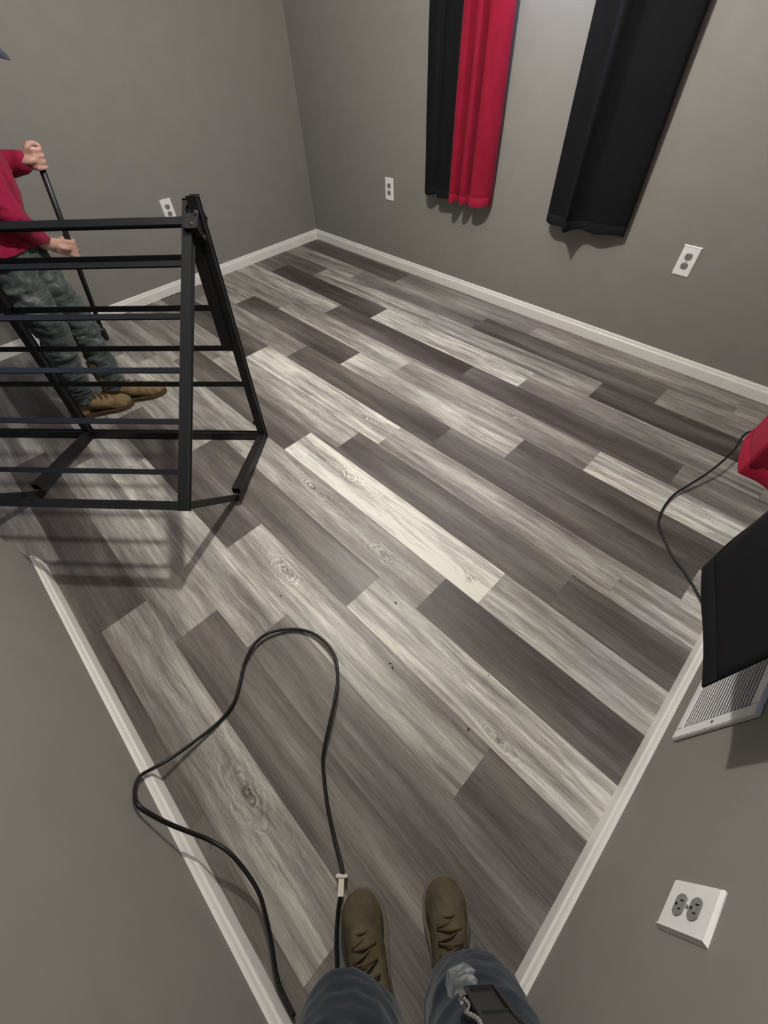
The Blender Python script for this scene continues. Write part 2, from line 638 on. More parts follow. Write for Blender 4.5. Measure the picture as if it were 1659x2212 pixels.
smat('floor_slab', (-0.12, -LP - 0.12, -0.06), (W + 0.12, 0.12, -0.004), M['slot'])
smat('ceiling', (-0.12, -LP - 0.12, H), (W + 0.12, 0.12, H + 0.05), M['ceil'])
smat('wall_far', (-0.12, 0.0, -0.05), (W + 0.12, 0.12, H), M['wall'])
smat('wall_left', (-0.12, -LP - 0.12, -0.05), (0.0, 0.0, H), M['wall'])
smat('wall_right', (W, -L - 0.12, -0.05), (W + 0.12, 0.0, H), M['wall'])
smat('wall_near', (CX, -L - 0.115, -0.05), (W, -L, H), M['wall'], bev=0.004)
smat('wall_hall', (0.0, -LP - 0.12, -0.05), (CX + 0.2, -LP, H), M['wall'])
smat('wall_hall_side', (CX + 0.2, -LP, -0.05), (CX + 0.3, -L - 0.115, H), M['wall'])


def baseboard(name, a, b, inward):
    """profile: flat face, stepped and rounded top; swept from a to b along the wall foot"""
    a, b, n = V(a), V(b), V(inward)
    prof = [(0, 0), (TB, 0), (TB, HB * 0.66), (TB * 0.93, HB * 0.71), (TB * 0.72, HB * 0.76), (TB * 0.60, HB * 0.84),
            (TB * 0.50, HB * 0.93), (TB * 0.32, HB * 0.99), (0, HB)]
    bm = bmesh.new()
    rr = []
    for p in (a, b):
        rr.append([bm.verts.new(p + n * x + V((0, 0, z))) for x, z in prof])
    for i in range(len(prof)):
        j = (i + 1) % len(prof)
        bm.faces.new((rr[0][i], rr[0][j], rr[1][j], rr[1][i]))
    bm.faces.new(rr[0][::-1])
    bm.faces.new(rr[1])
    return tag(obj(name, bm, M['trim']), kind='structure')


baseboard('baseboard_far', (TB, 0, 0), (W - TB, 0, 0), (0, -1, 0))
baseboard('baseboard_left', (0, 0, 0), (0, -LP, 0), (1, 0, 0))
baseboard('baseboard_right', (W, 0, 0), (W, -L, 0), (-1, 0, 0))
baseboard('baseboard_near', (CX - TB, -L, 0), (W - TB, -L, 0), (0, 1, 0))
baseboard('baseboard_near_end', (CX, -L + TB, 0), (CX, -L - 0.115, 0), (-1, 0, 0))

def window(name, axis, a0, a1, z0, z1):
    """sash window set on the wall: white frame, one mullion, dusk-lit glass"""
    def w3(a, d, z):
        return (a, -d, z) if axis == 'far' else (W - d, a, z)

    def bx(bm, a, b, c, d, e, f):
        p, q = w3(a, c, e), w3(b, d, f)
        add_box(bm, [min(p[i], q[i]) for i in range(3)], [max(p[i], q[i]) for i in range(3)], 0.003)
    bm = bmesh.new()
    for a, b, e, f in ((a0, a1, z0 - .06, z0), (a0, a1, z1, z1 + .06), (a0 - .06, a0, z0 - .06, z1 + .06), (a1, a1 + .06, z0 - .06, z1 + .06), (a0, a1, (z0 + z1) / 2 - .02, (z0 + z1) / 2 + .02)):
        bx(bm, a, b, 0.0, 0.022, e, f)
    o = tag(obj(name, bm, M['trim']), kind='structure')
    bm = bmesh.new()
    bx(bm, a0, a1, 0.002, 0.008, z0, z1)
    obj('pane', bm, M['pane'], o)


window('window_1', 'far', 1.72, 2.44, 1.72, 2.25)
window('window_2', 'right', -2.0, -1.2, 1.62, 2.25)

# ceiling lamp: small flush fixture that carries the light
t = thing('ceiling_lamp', 'pendant ceiling lamp with a bare glass bulb over the room centre', 'lamp', (LAMP.x, LAMP.y, H))
bm = bmesh.new()
add_cyl(bm, (LAMP.x, LAMP.y, H), (LAMP.x, LAMP.y, H - 0.03), 0.085, 0.075, 32)
add_cyl(bm, (LAMP.x, LAMP.y, H - 0.03), (LAMP.x, LAMP.y, LAMP.z + 0.13), 0.012, 0.012, 16)
add_cyl(bm, (LAMP.x, LAMP.y, LAMP.z + 0.13), (LAMP.x, LAMP.y, LAMP.z + 0.09), 0.018, 0.024, 20)
obj('base', bm, M['plate'], t, True)
bm = bmesh.new()
add_capsule(bm, V((LAMP.x, LAMP.y, LAMP.z + 0.092)), 0.016, V((LAMP.x, LAMP.y, LAMP.z + 0.072)), 0.022)
obj('bulb', bm, M['lamp'], t, True)


# ================================================================== OUTLETS
def outlet(label, centre, nrm, right, w=0.0804, h=0.1314, grp=None):
    c, n, rt = V(centre), V(nrm), V(right)
    up = V((0, 0, 1))
    t = thing('outlet', label, 'outlet', c)
    bm = bmesh.new()
    r = bmesh.ops.create_cube(bm, size=1.0)
    for v in r['verts']:
        k = 0.93 if v.co.z > 0 else 1.0
        v.co = c + rt * v.co.x * w * k + up * v.co.y * h * (0.96 if v.co.z > 0 else 1.0) + n * (v.co.z + 0.5) * 0.0062
    bmesh.ops.bevel(bm, geom=bm.edges[:], offset=0.0016, segments=2, affect='EDGES')
    obj('cover_plate', bm, M['plate'], t)
    for s in (1, -1):
        cc = c + up * s * 0.0205 + n * 0.0066
        bm = bmesh.new()
        pts = []
        for i in range(28):
            a = 2 * PI * i / 28
            pts.append((0.0178 * math.cos(a), max(-0.0142, min(0.0142, 0.0178 * math.sin(a)))))
        lo = [bm.verts.new(cc - n * 0.004 + rt * x + up * y) for x, y in pts]
        hi = [bm.verts.new(cc + n * 0.0012 + rt * x * .97 + up * y * .97) for x, y in pts]
        for i in range(28):
            bm.faces.new((lo[i], lo[(i + 1) % 28], hi[(i + 1) % 28], hi[i]))
        bm.faces.new(hi)
        so = obj('socket', bm, M['socket'], t)
        so['label'] = 'grey socket face'
        bm = bmesh.new()
        for x, hh in ((-0.0064, 0.0085), (0.0064, 0.0068)):
            add_bar(bm, cc + rt * x + up * (0.004 + hh / 2), cc + rt * x + up * (0.004 - hh / 2), 0.0022, 0.0032, rt, 0)
        add_cyl(bm, cc - up * 0.0075 + n * -0.001, cc - up * 0.0075 + n * 0.0016, 0.0026, None, 12)
        obj('slots', bm, M['slot'], so)
    bm = bmesh.new()
    add_cyl(bm, c + n * 0.005, c + n * 0.0074, 0.0032, None, 14)
    obj('screw', bm, M['bolt'], t)
    return t


outlet('white outlet on the far wall right of the wide black curtain', (3.0228, 0, 0.5114), (0, -1, 0), (1, 0, 0))
outlet('white outlet on the far wall left of the red and black curtains', (0.9650, 0, 0.5046), (0, -1, 0), (1, 0, 0))
outlet('white outlet on the left wall just behind the top rail of the metal frame', (0, -1.2605, 0.4985), (1, 0, 0), (0, 1, 0))
outlet('large nearest white outlet on the right wall below the air vent', (W, -2.3510, 0.5099), (-1, 0, 0), (0, -1, 0))

# ================================================================== AIR VENT (right wall)
vy0, vy1, vz0, vz1 = -1.970, -1.585, 0.172, 0.484
t = thing('wall_vent', 'white louvred air return vent on the right wall under the black curtain', 'vent', (W, (vy0 + vy1) / 2, vz0))
bm = bmesh.new()
fw, th = 0.030, 0.010
for lo, hi in (((W - th, vy0, vz0), (W, vy0 + fw, vz1)), ((W - th, vy1 - fw, vz0), (W, vy1, vz1)),
               ((W - th, vy0 + fw, vz0), (W, vy1 - fw, vz0 + fw)), ((W - th, vy0 + fw, vz1 - fw), (W, vy1 - fw, vz1))):
    add_box(bm, lo, hi, 0.002)
obj('frame', bm, M['vent'], t)
bm = bmesh.new()
add_box(bm, (W - 0.0015, vy0 + fw, vz0 + fw), (W, vy1 - fw, vz1 - fw))
bk = obj('backing', bm, M['slot'], t)
bk['label'] = 'dark duct opening behind the slats'
ns = 21
for i in range(ns):
    z = vz0 + fw + (i + 0.5) * (vz1 - vz0 - 2 * fw) / ns
    bm = bmesh.new()
    add_bar(bm, (W - 0.006, vy0 + fw - 0.002, z), (W - 0.006, vy1 - fw + 0.002, z), 0.0013, 0.0165, (0.62, 0, 0.78), 0)
    obj('slat', bm, M['vent'], t)
for y in (vy0 + fw / 2,):
    bm = bmesh.new()
    add_cyl(bm, (W - th + 0.001, y, (vz0 + vz1) / 2 + 0.01), (W - th - 0.0015, y, (vz0 + vz1) / 2 + 0.01), 0.004, None, 12)
    obj('screw', bm, M['bolt'], t)


# ================================================================== CURTAINS
def curtain(name, label, hem, mat, axis, top=2.06, zh=0.56, hang=0.085, fall=0.55, sharp=False):
    """hem: list of (along the wall, distance off the wall); folds relax a little higher up"""
    if sharp:
        P = []
        for (a, d), (a2, d2) in zip(hem, hem[1:]):
            P += [V((a + (a2 - a) * k / 6, d + (d2 - d) * k / 6, 0)) for k in range(6)]
        P.append(V((hem[-1][0], hem[-1][1], 0)))
    else:
        P = catmull([(a, d, 0) for a, d in hem], 6)
    nz = 26
    bm = bmesh.new()
    rows = []
    for k in range(nz + 1):
        f = k / nz
        z = zh + (top - zh) * f
        g = 1 - fall * min(1.0, f * 1.15)
        row = []
        for i, p in enumerate(P):
            d = hang + (p.y - hang) * g
            a = p.x + 0.003 * math.sin(f * 7 + i * 0.3)
            zz = z + (0.004 * math.sin(i * 0.35) if k == 0 else 0)
            row.append((a, max(0.008, d), zz))
        rows.append(row)
    th = 0.0022

    def w3(q, dd=0.0):
        a, d, z = q
        return V((a, -(d + dd), z)) if axis == 'far' else V((W - d - dd, a, z))
    va = [[bm.verts.new(w3(q)) for q in row] for row in rows]
    vb = [[bm.verts.new(w3(q, -th)) for q in row] for row in rows]
    n = len(P)
    for k in range(nz):
        for i in range(n - 1):
            bm.faces.new((va[k][i], va[k][i + 1], va[k + 1][i + 1], va[k + 1][i]))
            bm.faces.new((vb[k][i], vb[k + 1][i], vb[k + 1][i + 1], vb[k][i + 1]))
    for i in range(n - 1):
        bm.faces.new((va[0][i], vb[0][i], vb[0][i + 1], va[0][i + 1]))
        bm.faces.new((va[nz][i], va[nz][i + 1], vb[nz][i + 1], vb[nz][i]))
    for k in range(nz):
        bm.faces.new((va[k][0], va[k + 1][0], vb[k + 1][0], vb[k][0]))
        bm.faces.new((va[k][-1], vb[k][-1], vb[k + 1][-1], va[k + 1][-1]))
    t = thing(name, label, 'curtain', w3((hem[len(hem) // 2][0], 0.08, zh)))
    obj('cloth_panel', bm, mat, t, True)
    # stitched hem along the bottom
    bm = bmesh.new()
    r0 = [bm.verts.new(w3((q[0], q[1], q[2] + 0.0), 0.0012)) for q in rows[0]]
    r1 = [bm.verts.new(w3((q[0], q[1], zh + 0.045), 0.0012)) for q in rows[0]]
    r2 = [bm.verts.new(w3((q[0], q[1], zh + 0.045), 0.0002)) for q in rows[0]]
    for i in range(n - 1):
        bm.faces.new((r0[i], r0[i + 1], r1[i + 1], r1[i]))
        bm.faces.new((r1[i], r1[i + 1], r2[i + 1], r2[i]))
    obj('hem', bm, mat, t, True)
    return t


curtain('curtain', 'narrow black curtain at the left edge of the red one on the far wall',
        [(1.352, .030), (1.356, .062), (1.392, .092), (1.44, .100), (1.468, .072), (1.495, .100), (1.55, .102), (1.592, .100), (1.600, .050)],
        M['black'], 'far')
curtain('curtain', 'red pleated curtain beside the narrow black one on the far wall',
        [(1.609, .070), (1.608, .118), (1.625, .138), (1.650, .136), (1.668, .075), (1.682, .060), (1.697, .128), (1.725, .134),
         (1.742, .062), (1.756, .058), (1.764, .118), (1.80, .122), (1.848, .095), (1.866, .060), (1.862, .022)],
        M['red'], 'far')
curtain('curtain', 'wide black curtain on the far wall near the right outlet',
        [(2.262, .030), (2.264, .066), (2.31, .092), (2.375, .098), (2.405, .140), (2.425, .160), (2.45, .120), (2.49, .084), (2.555, .082),
         (2.62, .070), (2.672, .054), (2.694, .036), (2.690, .014)],
        M['black'], 'far', fall=0.35)
curtain('curtain', 'black curtain on the right wall hanging over the air vent',
        [(-2.040, .124), (-1.95, .156), (-1.86, .187), (-1.775, .217), (-1.69, .203), (-1.62, .186), (-1.56, .172), (-1.51, .150)],
        M['black'], 'right', hang=0.124, fall=0.2, sharp=True)
curtain('curtain', 'red curtain on the right wall beyond the black one',
        [(-1.440, .165), (-1.425, .215), (-1.410, .256), (-1.345, .276), (-1.28, .288), (-1.21, .272), (-1.14, .260), (-1.0, .235), (-0.86, .19)],
        M['red'], 'right', hang=0.16, fall=0.2, sharp=True)

# ================================================================== FOLDING BED FRAME
K = V((1.95489, -1.95061, 0.02))
u = V((0.74758, 0.66417, 0))
n = V((0.66417, -0.74758, 0))
pr = V((-0.07943, 0.08941, 0.99282)).normalized()
LR = 0.9193
Hh = K + pr * LR
F = V((2.38748, -2.48666, 0.30420))
pf = V((-0.52177, 0.58729, 0.61874)).normalized()
LFr = 1.0158
WD = 0.9342
nr = pr.cross(u).normalized()
if nr.dot(n) < 0:
    nr = -nr                                  # rear panel normal, towards the viewer
nf = pf.cross(u).normalized()
if nf.dot(n) < 0:
    nf = -nf                                  # front panel normal, outwards
bed = thing('folding_bed_frame', 'black metal folding bed frame with slats standing folded like a tent at left', 'bed frame', (K.x, K.y, 0))


def bar(name, a, b, wa, wb, up, parent=bed, mat=None, bev=0.003):
    bm = bmesh.new()
    add_bar(bm, a, b, wa, wb, up, bev)
    return obj(name, bm, mat or M['metal'], parent)


for k in range(3):
    off = -u * WD * k
    bar('side_rail' if k != 1 else 'middle_rail', K + off - pr * 0.012, K + off + pr * (LR + 0.052), 0.030, 0.030, u)
    bar('side_rail' if k != 1 else 'middle_rail', F + off - pf * 0.015, F + off + pf * (LFr + 0.045), 0.030, 0.026, u)
# end rails and slats
bar('end_rail', K + u * 0.012, K - u * (2 * WD + 0.012), 0.034, 0.026, pr)
bar('end_rail', F - u * 0.01, F - u * (2 * WD + 0.01), 0.026, 0.022, pf)
bar('hinge_rail', F + pf * 0.992 - u * 0.01, F + pf * 0.992 - u * 2 * WD, 0.020, 0.020, pf)
bar('hinge_rail', K + pr * 0.790, K + pr * 0.790 - u * 2 * WD, 0.016, 0.012, pr)
for s in (0.118, 0.296, 0.476, 0.665, 0.848):
    bar('slat', F + pf * s - nf * 0.002, F + pf * s - u * 2 * WD - nf * 0.002, 0.0145, 0.010, pf, bev=0.002)
for s in (0.283, 0.451, 0.615):
    bar('slat', K + pr * s, K + pr * s - u * 2 * WD, 0.016, 0.010, pr, bev=0.002)
# legs: open square tubes, one pair of rows per half
le = V((2.19677, -2.26911, 0.0))
for k in range(3):
    off = -u * WD * k
    dl = (math.cos(.1199) * n + math.sin(.1199) * V((0, 0, 1)))
    bm = bmesh.new()
    add_hollow(bm, K + off + dl * 0.012 + pr * 0.004, K + off + dl * 0.425 + pr * 0.004, 0.036, 0.030, u)
    lg = obj('leg', bm, M['metal'], bed)
    bm = bmesh.new()
    e = K + off + dl * 0.405 + pr * 0.004
    add_bar(bm, e, e + dl * 0.004, 0.030, 0.024, u, 0)
    x = obj('tube_shade', bm, M['inner'], lg)  # near-black plate standing in for the shade inside the open tube
    bm = bmesh.new()
    add_hollow(bm, F + off - nf * 0.010, le + off + V((0, 0, 0.003)), 0.024, 0.026, u)
    obj('leg', bm, M['metal'], bed)
# folded support leg lying along the right rear rail
bar('folded_leg', K + pr * 0.455 - u * 0.034 + nr * 0.016, K + pr * (LR - 0.015) - u * 0.030 + nr * 0.016, 0.034, 0.024, u)
# hinge plates with bolts
for k in range(3):
    off = -u * WD * k
    bm = bmesh.new()
    c = Hh + off - pr * 0.015 + n * 0.012 - u * 0.012
    add_bar(bm, c + n * 0.030 - pr * 0.026, c - n * 0.030 + pr * 0.016, 0.050, 0.038, pr, 0.006)
    hb = obj('hinge_bracket', bm, M['metal'], bed)
    bm = bmesh.new()
    bm.free()
    for q in (c + n * 0.032 + pr * 0.004, c + n * 0.006 + pr * 0.03 + u * 0.016):
        bm = bmesh.new()
        add_cyl(bm, q, q + n * 0.008, 0.0045, None, 12)
        obj('bolt', bm, M['bolt'], hb)
bm = bmesh.new()
q = K + pr * 0.075 - u * 0.015
add_cyl(bm, q, q - u * 0.016, 0.009, None, 14)
obj('lock_knob', bm, M['metal'], bed)

# ================================================================== CORDS
mp = [(3.600, -3.000, .012), (3.566, -2.999, .012), (3.526, -2.993, .014), (3.472, -2.969, .018), (3.422, -2.948, .030), (3.380, -2.935, .040),
      (3.330, -2.932, .055), (3.269, -2.937, .075), (3.216, -2.956, .089), (3.175, -2.974, .120), (3.137, -2.990, .155), (3.097, -3.003, .190),
      (3.061, -3.011, .210), (3.012, -3.017, .170), (2.968, -3.016, .115), (2.954, -3.001, .070), (2.956, -2.956, .040), (2.959, -2.885, .020),
      (2.959, -2.808, .008), (2.946, -2.749, .010), (2.909, -2.700, .013), (2.865, -2.652, .016), (2.838, -2.592, .020), (2.841, -2.536, .020), (2.879, -2.474, .012),
      (2.938, -2.432, .014), (3.008, -2.417, .020), (3.072, -2.426, .024), (3.128, -2.461, .028), (3.176, -2.514, .032), (3.221, -2.577, .030),
      (3.262, -2.635, .020), (3.303, -2.668, .012), (3.366, -2.707, .008), (3.431, -2.738, .008), (3.486, -2.760, .015), (3.501, -2.770, .018),
      (3.522, -2.794, .018), (3.546, -2.826, .012), (3.581, -2.861, .010), (3.606, -2.880, .010), (3.630, -2.905, .008)]
t = thing('power_cord', 'long black cord looped on the floor beside the nearest boots', 'cord', (2.96, -2.80, 0.0))
bm = bmesh.new()
add_tube(bm, mp, 0.0052, 10, 5)
obj('cable', bm, M['cord'], t, True)
a, b = V((3.5005, -2.7715, .018)), V((3.5235, -2.7950, .018))
d = (b - a).normalized()
sd = d.cross(V((0, 0, 1)))
bm = bmesh.new()
add_bar(bm, a - d * 0.002, a + d * 0.002, 0.026, 0.018, sd, 0.001)
add_bar(bm, a, b + d * 0.003, 0.010, 0.012, sd, 0.002)
x = obj('cord_tag', bm, M['cream'], t)
x['label'] = 'cream plastic t-shaped tag'
bm = bmesh.new()
q = V((3.225, -2.963, .080))
add_tube(bm, [q + V((0, 0, .006)), q + V((.006, -.002, 0)), q + V((.003, -.004, -.008)), q + V((-.004, -.002, -.006)), q + V((-.002, 0, .005))], 0.0014, 8, 5)
obj('wire_clip', bm, M['bolt'], t, True)

rp = [(3.760, -0.330, .060), (3.736, -0.347, .060), (3.712, -0.364, .058), (3.688, -0.390, .055), (3.679, -0.440, .053), (3.681, -0.542, .052), (3.669, -0.659, .050), (3.648, -0.766, .038),
      (3.616, -0.876, .022), (3.596, -0.944, .012), (3.592, -1.021, .006), (3.600, -1.098, .005), (3.616, -1.145, .005), (3.660, -1.200, .005),
      (3.718, -1.259, .005), (3.778, -1.299, .006), (3.823, -1.342, .010), (3.86, -1.39, .02)]
bm = bmesh.new()
add_tube(bm, rp, 0.0045, 10, 5)
recenter(tag(obj('power_cord', bm, M['cord'], None, True), 'thin black cord running between the red and black curtains on the right', 'cord'), (3.60, -1.05, 0))

# small bits of debris left on the planks
for i, (x, y) in enumerate([(3.231, -2.311), (3.216, -2.307), (3.078, -2.137), (2.744, -2.418), (3.472, -2.109), (3.523, -2.281)]):
    bm = bmesh.new()
    r_ = random.Random(i)
    a = r_.uniform(0, PI)
    ln = r_.uniform(.003, .009)
    dv = V((math.cos(a), math.sin(a), 0))
    add_bar(bm, V((x, y, .0018)) - dv * ln / 2, V((x, y, .0018)) + dv * ln / 2, .003, .003, (0, 0, 1), .0008)
    recenter(tag(obj('debris_chip', bm, M['chip']), 'tiny dark chip of debris lying on the bare vinyl planks', 'debris', 'debris chips on the floor'), (x, y, 0))


# ================================================================== PEOPLE
def boot(parent, heel, toe, tilt_shaft, mat, sole_mat, shaft_h=0.16, width=0.105, laces=True):
    """work boot: heel and toe are floor points at the ends of the sole"""
    h, tt = V((heel[0], heel[1], 0)), V((toe[0], toe[1], 0))
    d = (tt - h).normalized()
    ln = (tt - h).length
    s = V((d.y, -d.x, 0))                     # to the right of the foot
    z = V((0, 0, 1))
    P = lambda x, y, zz: h + d * x * ln + s * y + z * zz
    hw = width / 2
    ank = P(.24, 0, .09)
    sh = ank + V(tilt_shaft) * shaft_h
    shapes = [('ell', P(.80, 0, .036), (ln * .20, hw * .90, .044), d), ('cap', P(.72, 0, .046), hw * .78, P(.48, 0, .066), hw * .74),
              ('cap', P(.48, 0, .066), hw * .74, P(.30, 0, .10), hw * .78), ('ell', P(.18, 0, .045), (ln * .17, hw * .74, .056), d),
              ('cap', P(.17, 0, .06), hw * .66, ank, hw * .82), ('cap', ank, hw * .84, sh, hw * .96)]
    up = fuse('boot', shapes, mat, parent, 0.005, 5, cuts=[((0, 0, .016), (0, 0, 1)), (sh, V(tilt_shaft) * -1)], wr=(0.0022, wrinkle((40, 40, 40), 3)))
    # sole
    out = []
    prof = [(0, .25), (.02, .55), (.08, .74), (.2, .76), (.4, .70), (.55, .80), (.7, .98), (.82, .98), (.92, .78), (.98, .42), (1.0, .12)]
    for x, f in prof:
        out.append(P(x, hw * f, 0))
    for x, f in prof[::-1]:
        out.append(P(x, -hw * f, 0))
    bm = bmesh.new()
    lo = [bm.verts.new(p + z * .001) for p in out]
    hi = [bm.verts.new(p + z * (.021 + (.006 if (p - h).dot(d) < ln * .35 else 0))) for p in out]
    m_ = len(out)
    for i in range(m_):
        j = (i + 1) % m_
        bm.faces.new((lo[i], lo[j], hi[j], hi[i]))
    bm.faces.new(lo[::-1])
    bm.faces.new(hi)
    obj('sole', bm, sole_mat, up)
    if laces:
        bm = bmesh.new()
        for i in range(4):
            x = .76 - .075 * i
            zz = .046 + hw * .76 + (.72 - x) * .15
            for a, b, xx in ((-1, 1, 0), (1, -1, 0.05)):
                add_tube(bm, [P(x, a * hw * .48, zz - .012), P(x - xx * .7, 0, zz + .006), P(x - .06 if xx else x, b * hw * .48, zz - .010 + (.012 if xx else 0))], 0.0026, 6, 4)
        obj('laces', bm, M['lace'], up, True)
    return up


def grip(wrist, centre, axis, rp, rw=0.026):
    """hand closed round a pole: palm, four unequal fingers with bends, and a thumb from the side of the palm"""
    a = V(axis).normalized()
    c = V(centre)
    e1 = V(wrist) - c
    e1 = (e1 - a * e1.dot(a)).normalized()
    e2 = a.cross(e1)
    ang = lambda th, r, off: c + a * off + e1 * (r * math.cos(th)) + e2 * (r * math.sin(th))
    sh = []
    w_ = V(wrist)
    for i, (off, r, ln) in enumerate(((.029, .0078, .92), (.0097, .0084, 1.0), (-.0097, .0082, .97), (-.029, .0070, .80))):
        kn = ang(math.radians(62), rp + .016, off)
        p1 = ang(math.radians(62 + 72 * ln), rp + .0105, off)
        p2 = ang(math.radians(62 + 135 * ln), rp + .0095, off)
        p3 = ang(math.radians(62 + 190 * ln), rp + .0092, off)
        sh += [('cap', w_ + a * off * .55, .013, kn, .0112), ('cap', kn, .0102, p1, r * 1.05), ('cap', p1, r * 1.05, p2, r), ('cap', p2, r, p3, r * .88)]
    sh += [('ell', (w_ + ang(math.radians(25), rp + .018, 0)) / 2, (.045, .036, .017), c - w_, a)]
    t0 = w_ * .55 + ang(math.radians(-30), rp + .02, .018) * .45
    t1 = ang(math.radians(-48), rp + .014, .034)
    t2 = ang(math.radians(-105), rp + .0115, .040)
    t3 = ang(math.radians(-150), rp + .0105, .036)
    sh += [('cap', t0, .0145, t1, .0118), ('cap', t1, .0112, t2, .0100), ('cap', t2, .0098, t3, .0085)]
    return sh


def curled_hand(wrist, d, palm_n, side):
    """relaxed, slightly curled hand; d: along the hand, palm_n: out of the palm, side: towards the thumb"""
    w_, d, pn, sd = V(wrist), V(d).normalized(), V(palm_n).normalized(), V(side).normalized()
    sh = [('ell', w_ + d * .048, (.050, .040, .016), d, pn)]
    for off, ln, r in ((.029, .074, .0080), (.010, .084, .0085), (-.010, .078, .0082), (-.028, .060, .0072)):
        k = w_ + d * .088 + sd * off
        d1 = (d + pn * .30).normalized()
        d2 = (d + pn * .95).normalized()
        d3 = (d * .5 + pn * 1.0).normalized()
        p1 = k + d1 * ln * .45
        p2 = p1 + d2 * ln * .32
        p3 = p2 + d3 * ln * .25
        sh += [('cap', w_ + d * .02 + sd * off * .6, .012, k, .0105), ('cap', k, .0098, p1, r), ('cap', p1, r, p2, r * .95), ('cap', p2, r * .95, p3, r * .82)]
    t0 = w_ + d * .028 + sd * .024
    t1 = t0 + (d * .6 + sd * .75 + pn * .3).normalized() * .040
    t2 = t1 + (d * .85 + sd * .35 + pn * .35).normalized() * .030
    t3 = t2 + (d * .95 + pn * .4).normalized() * .022
    sh += [('cap', t0, .015, t1, .0118), ('cap', t1, .0112, t2, .0100), ('cap', t2, .0098, t3, .0085)]
    return sh


def head_shapes(c, f, upv, k=1.0):
    """skull, jaw, nose, brow, lips and ears; f: facing, c: centre of the head"""
    c, f, upv = V(c), V(f).normalized(), V(upv).normalized()
    s = f.cross(upv).normalized()
    P = lambda x, y, z: c + f * x * k + s * y * k + upv * z * k
    sh = [('ell', P(-.012, 0, .030), (.094 * k, .074 * k, .088 * k), f, upv), ('ell', P(.030, 0, -.045), (.058 * k, .055 * k, .070 * k), f, upv),
          ('cap', P(.062, 0, -.088), .022 * k, P(.040, 0, -.080), .032 * k),
          ('cap', P(.088, 0, .016), .009 * k, P(.104, 0, -.020), .0135 * k), ('cap', P(.094, .012, -.024), .009 * k, P(.094, -.012, -.024), .009 * k),
          ('cap', P(.080, .035, .030), .011 * k, P(.080, -.035, .030), .011 * k),
          ('cap', P(.085, .020, -.052), .0075 * k, P(.085, -.020, -.052), .0075 * k), ('cap', P(.083, .017, -.064), .0085 * k, P(.083, -.017, -.064), .0085 * k),
          ('cap', P(.060, .045, -.020), .018 * k, P(.045, .048, -.010), .02 * k), ('cap', P(.060, -.045, -.020), .018 * k, P(.045, -.048, -.010), .02 * k)]
    for y in (1, -1):
        sh.append(('ell', P(-.005, y * .076, -.004), (.018 * k, .008 * k, .030 * k), f, upv))
    return sh, P


def eyes(parent, P, k=1.0):
    for y in (.031, -.031):
        bm = bmesh.new()
        r = bmesh.ops.create_uvsphere(bm, u_segments=14, v_segments=10, radius=.0125 * k)
        bmesh.ops.translate(bm, verts=r['verts'], vec=P(.0735, y, .006))
        e = obj('eye', bm, M['eye'], parent, True)
        bm = bmesh.new()
        r = bmesh.ops.create_uvsphere(bm, u_segments=12, v_segments=8, radius=.0062 * k)
        bmesh.ops.translate(bm, verts=r['verts'], vec=P(.0805, y, .005))
        obj('iris', bm, M['hair'], e, True)


# ------------------------------------------------------------------ person at the left, behind the frame
pd = V((0.42, 0.91, 0)).normalized()          # facing
ps_ = V((0.91, -0.42, 0)).normalized()        # the person's right
p1 = thing('person', 'person in red shirt and grey jeans leaning on a pole behind the metal frame', 'person', (1.06, -2.36, 0))
Lank, Lknee, Lhip = V((1.078, -2.315, .10)), V((1.030, -2.285, .455)), V((.965, -2.330, .745))
Rank, Rknee, Rhip = V((1.070, -2.490, .10)), V((1.105, -2.420, .46)), V((1.085, -2.425, .745))
pel, chest = V((1.015, -2.385, .79)), V((1.022, -2.325, 1.045))
neck, head = V((1.030, -2.222, 1.262)), V((1.043, -2.121, 1.354))
Lsh, Lel, Lwr = V((.905, -2.255, 1.175)), V((.880, -2.235, 1.010)), V((.972, -2.120, 1.018))
Rsh, Rel, Rwr = V((1.155, -2.312, 1.175)), V((1.185, -2.310, .915)), V((1.062, -2.235, .770))
ptop, pend = V((.984, -2.062, 1.055)), V((.887, -2.205, .262))
pax = (ptop - pend).normalized()


def at_z(z):
    return pend + (ptop - pend) * ((z - pend.z) / (ptop.z - pend.z))


hu, hl = at_z(1.022), at_z(.700)
hs, HP = head_shapes(head, (pd * .8 + V((0, 0, -.55))), V((0, 0, .85)) + pd * .5, .94)
body = [('cap', Lhip, .070, Lknee, .050), ('cap', Lknee, .048, Lank, .034), ('cap', Rhip, .070, Rknee, .050), ('cap', Rknee, .048, Rank, .034),
        ('cap', Lank, .032, Lank + pd * .09 - V((0, 0, .05)), .02), ('cap', Rank, .032, Rank + pd * .09 - V((0, 0, .05)), .02),
        ('ell', pel, (.095, .140, .10), pd), ('cap', pel, .115, chest, .118), ('ell', chest, (.105, .150, .14), pd),
        ('cap', chest, .08, neck, .050), ('cap', neck, .048, head - V((0, 0, .02)), .050),
        ('cap', Lsh, .048, Lel, .038), ('cap', Lel, .037, Lwr, .024), ('cap', Rsh, .048, Rel, .038), ('cap', Rel, .037, Rwr, .024),
        ('cap', (Lsh + chest) / 2, .07, Lsh, .052), ('cap', (Rsh + chest) / 2, .07, Rsh, .052),
        ('cap', Lwr, .0235, Lwr + (hu - Lwr) * .4, .022), ('cap', Rwr, .0235, Rwr + (hl - Rwr) * .4, .022)]
body += hs + grip(Lwr + (hu - Lwr) * .25, hu, pax, .011) + grip(Rwr + (hl - Rwr) * .25, hl, pax, .011)
b1 = fuse('body', body, M['skin'], p1, 0.0045, 3)
eyes(b1, HP, .94)
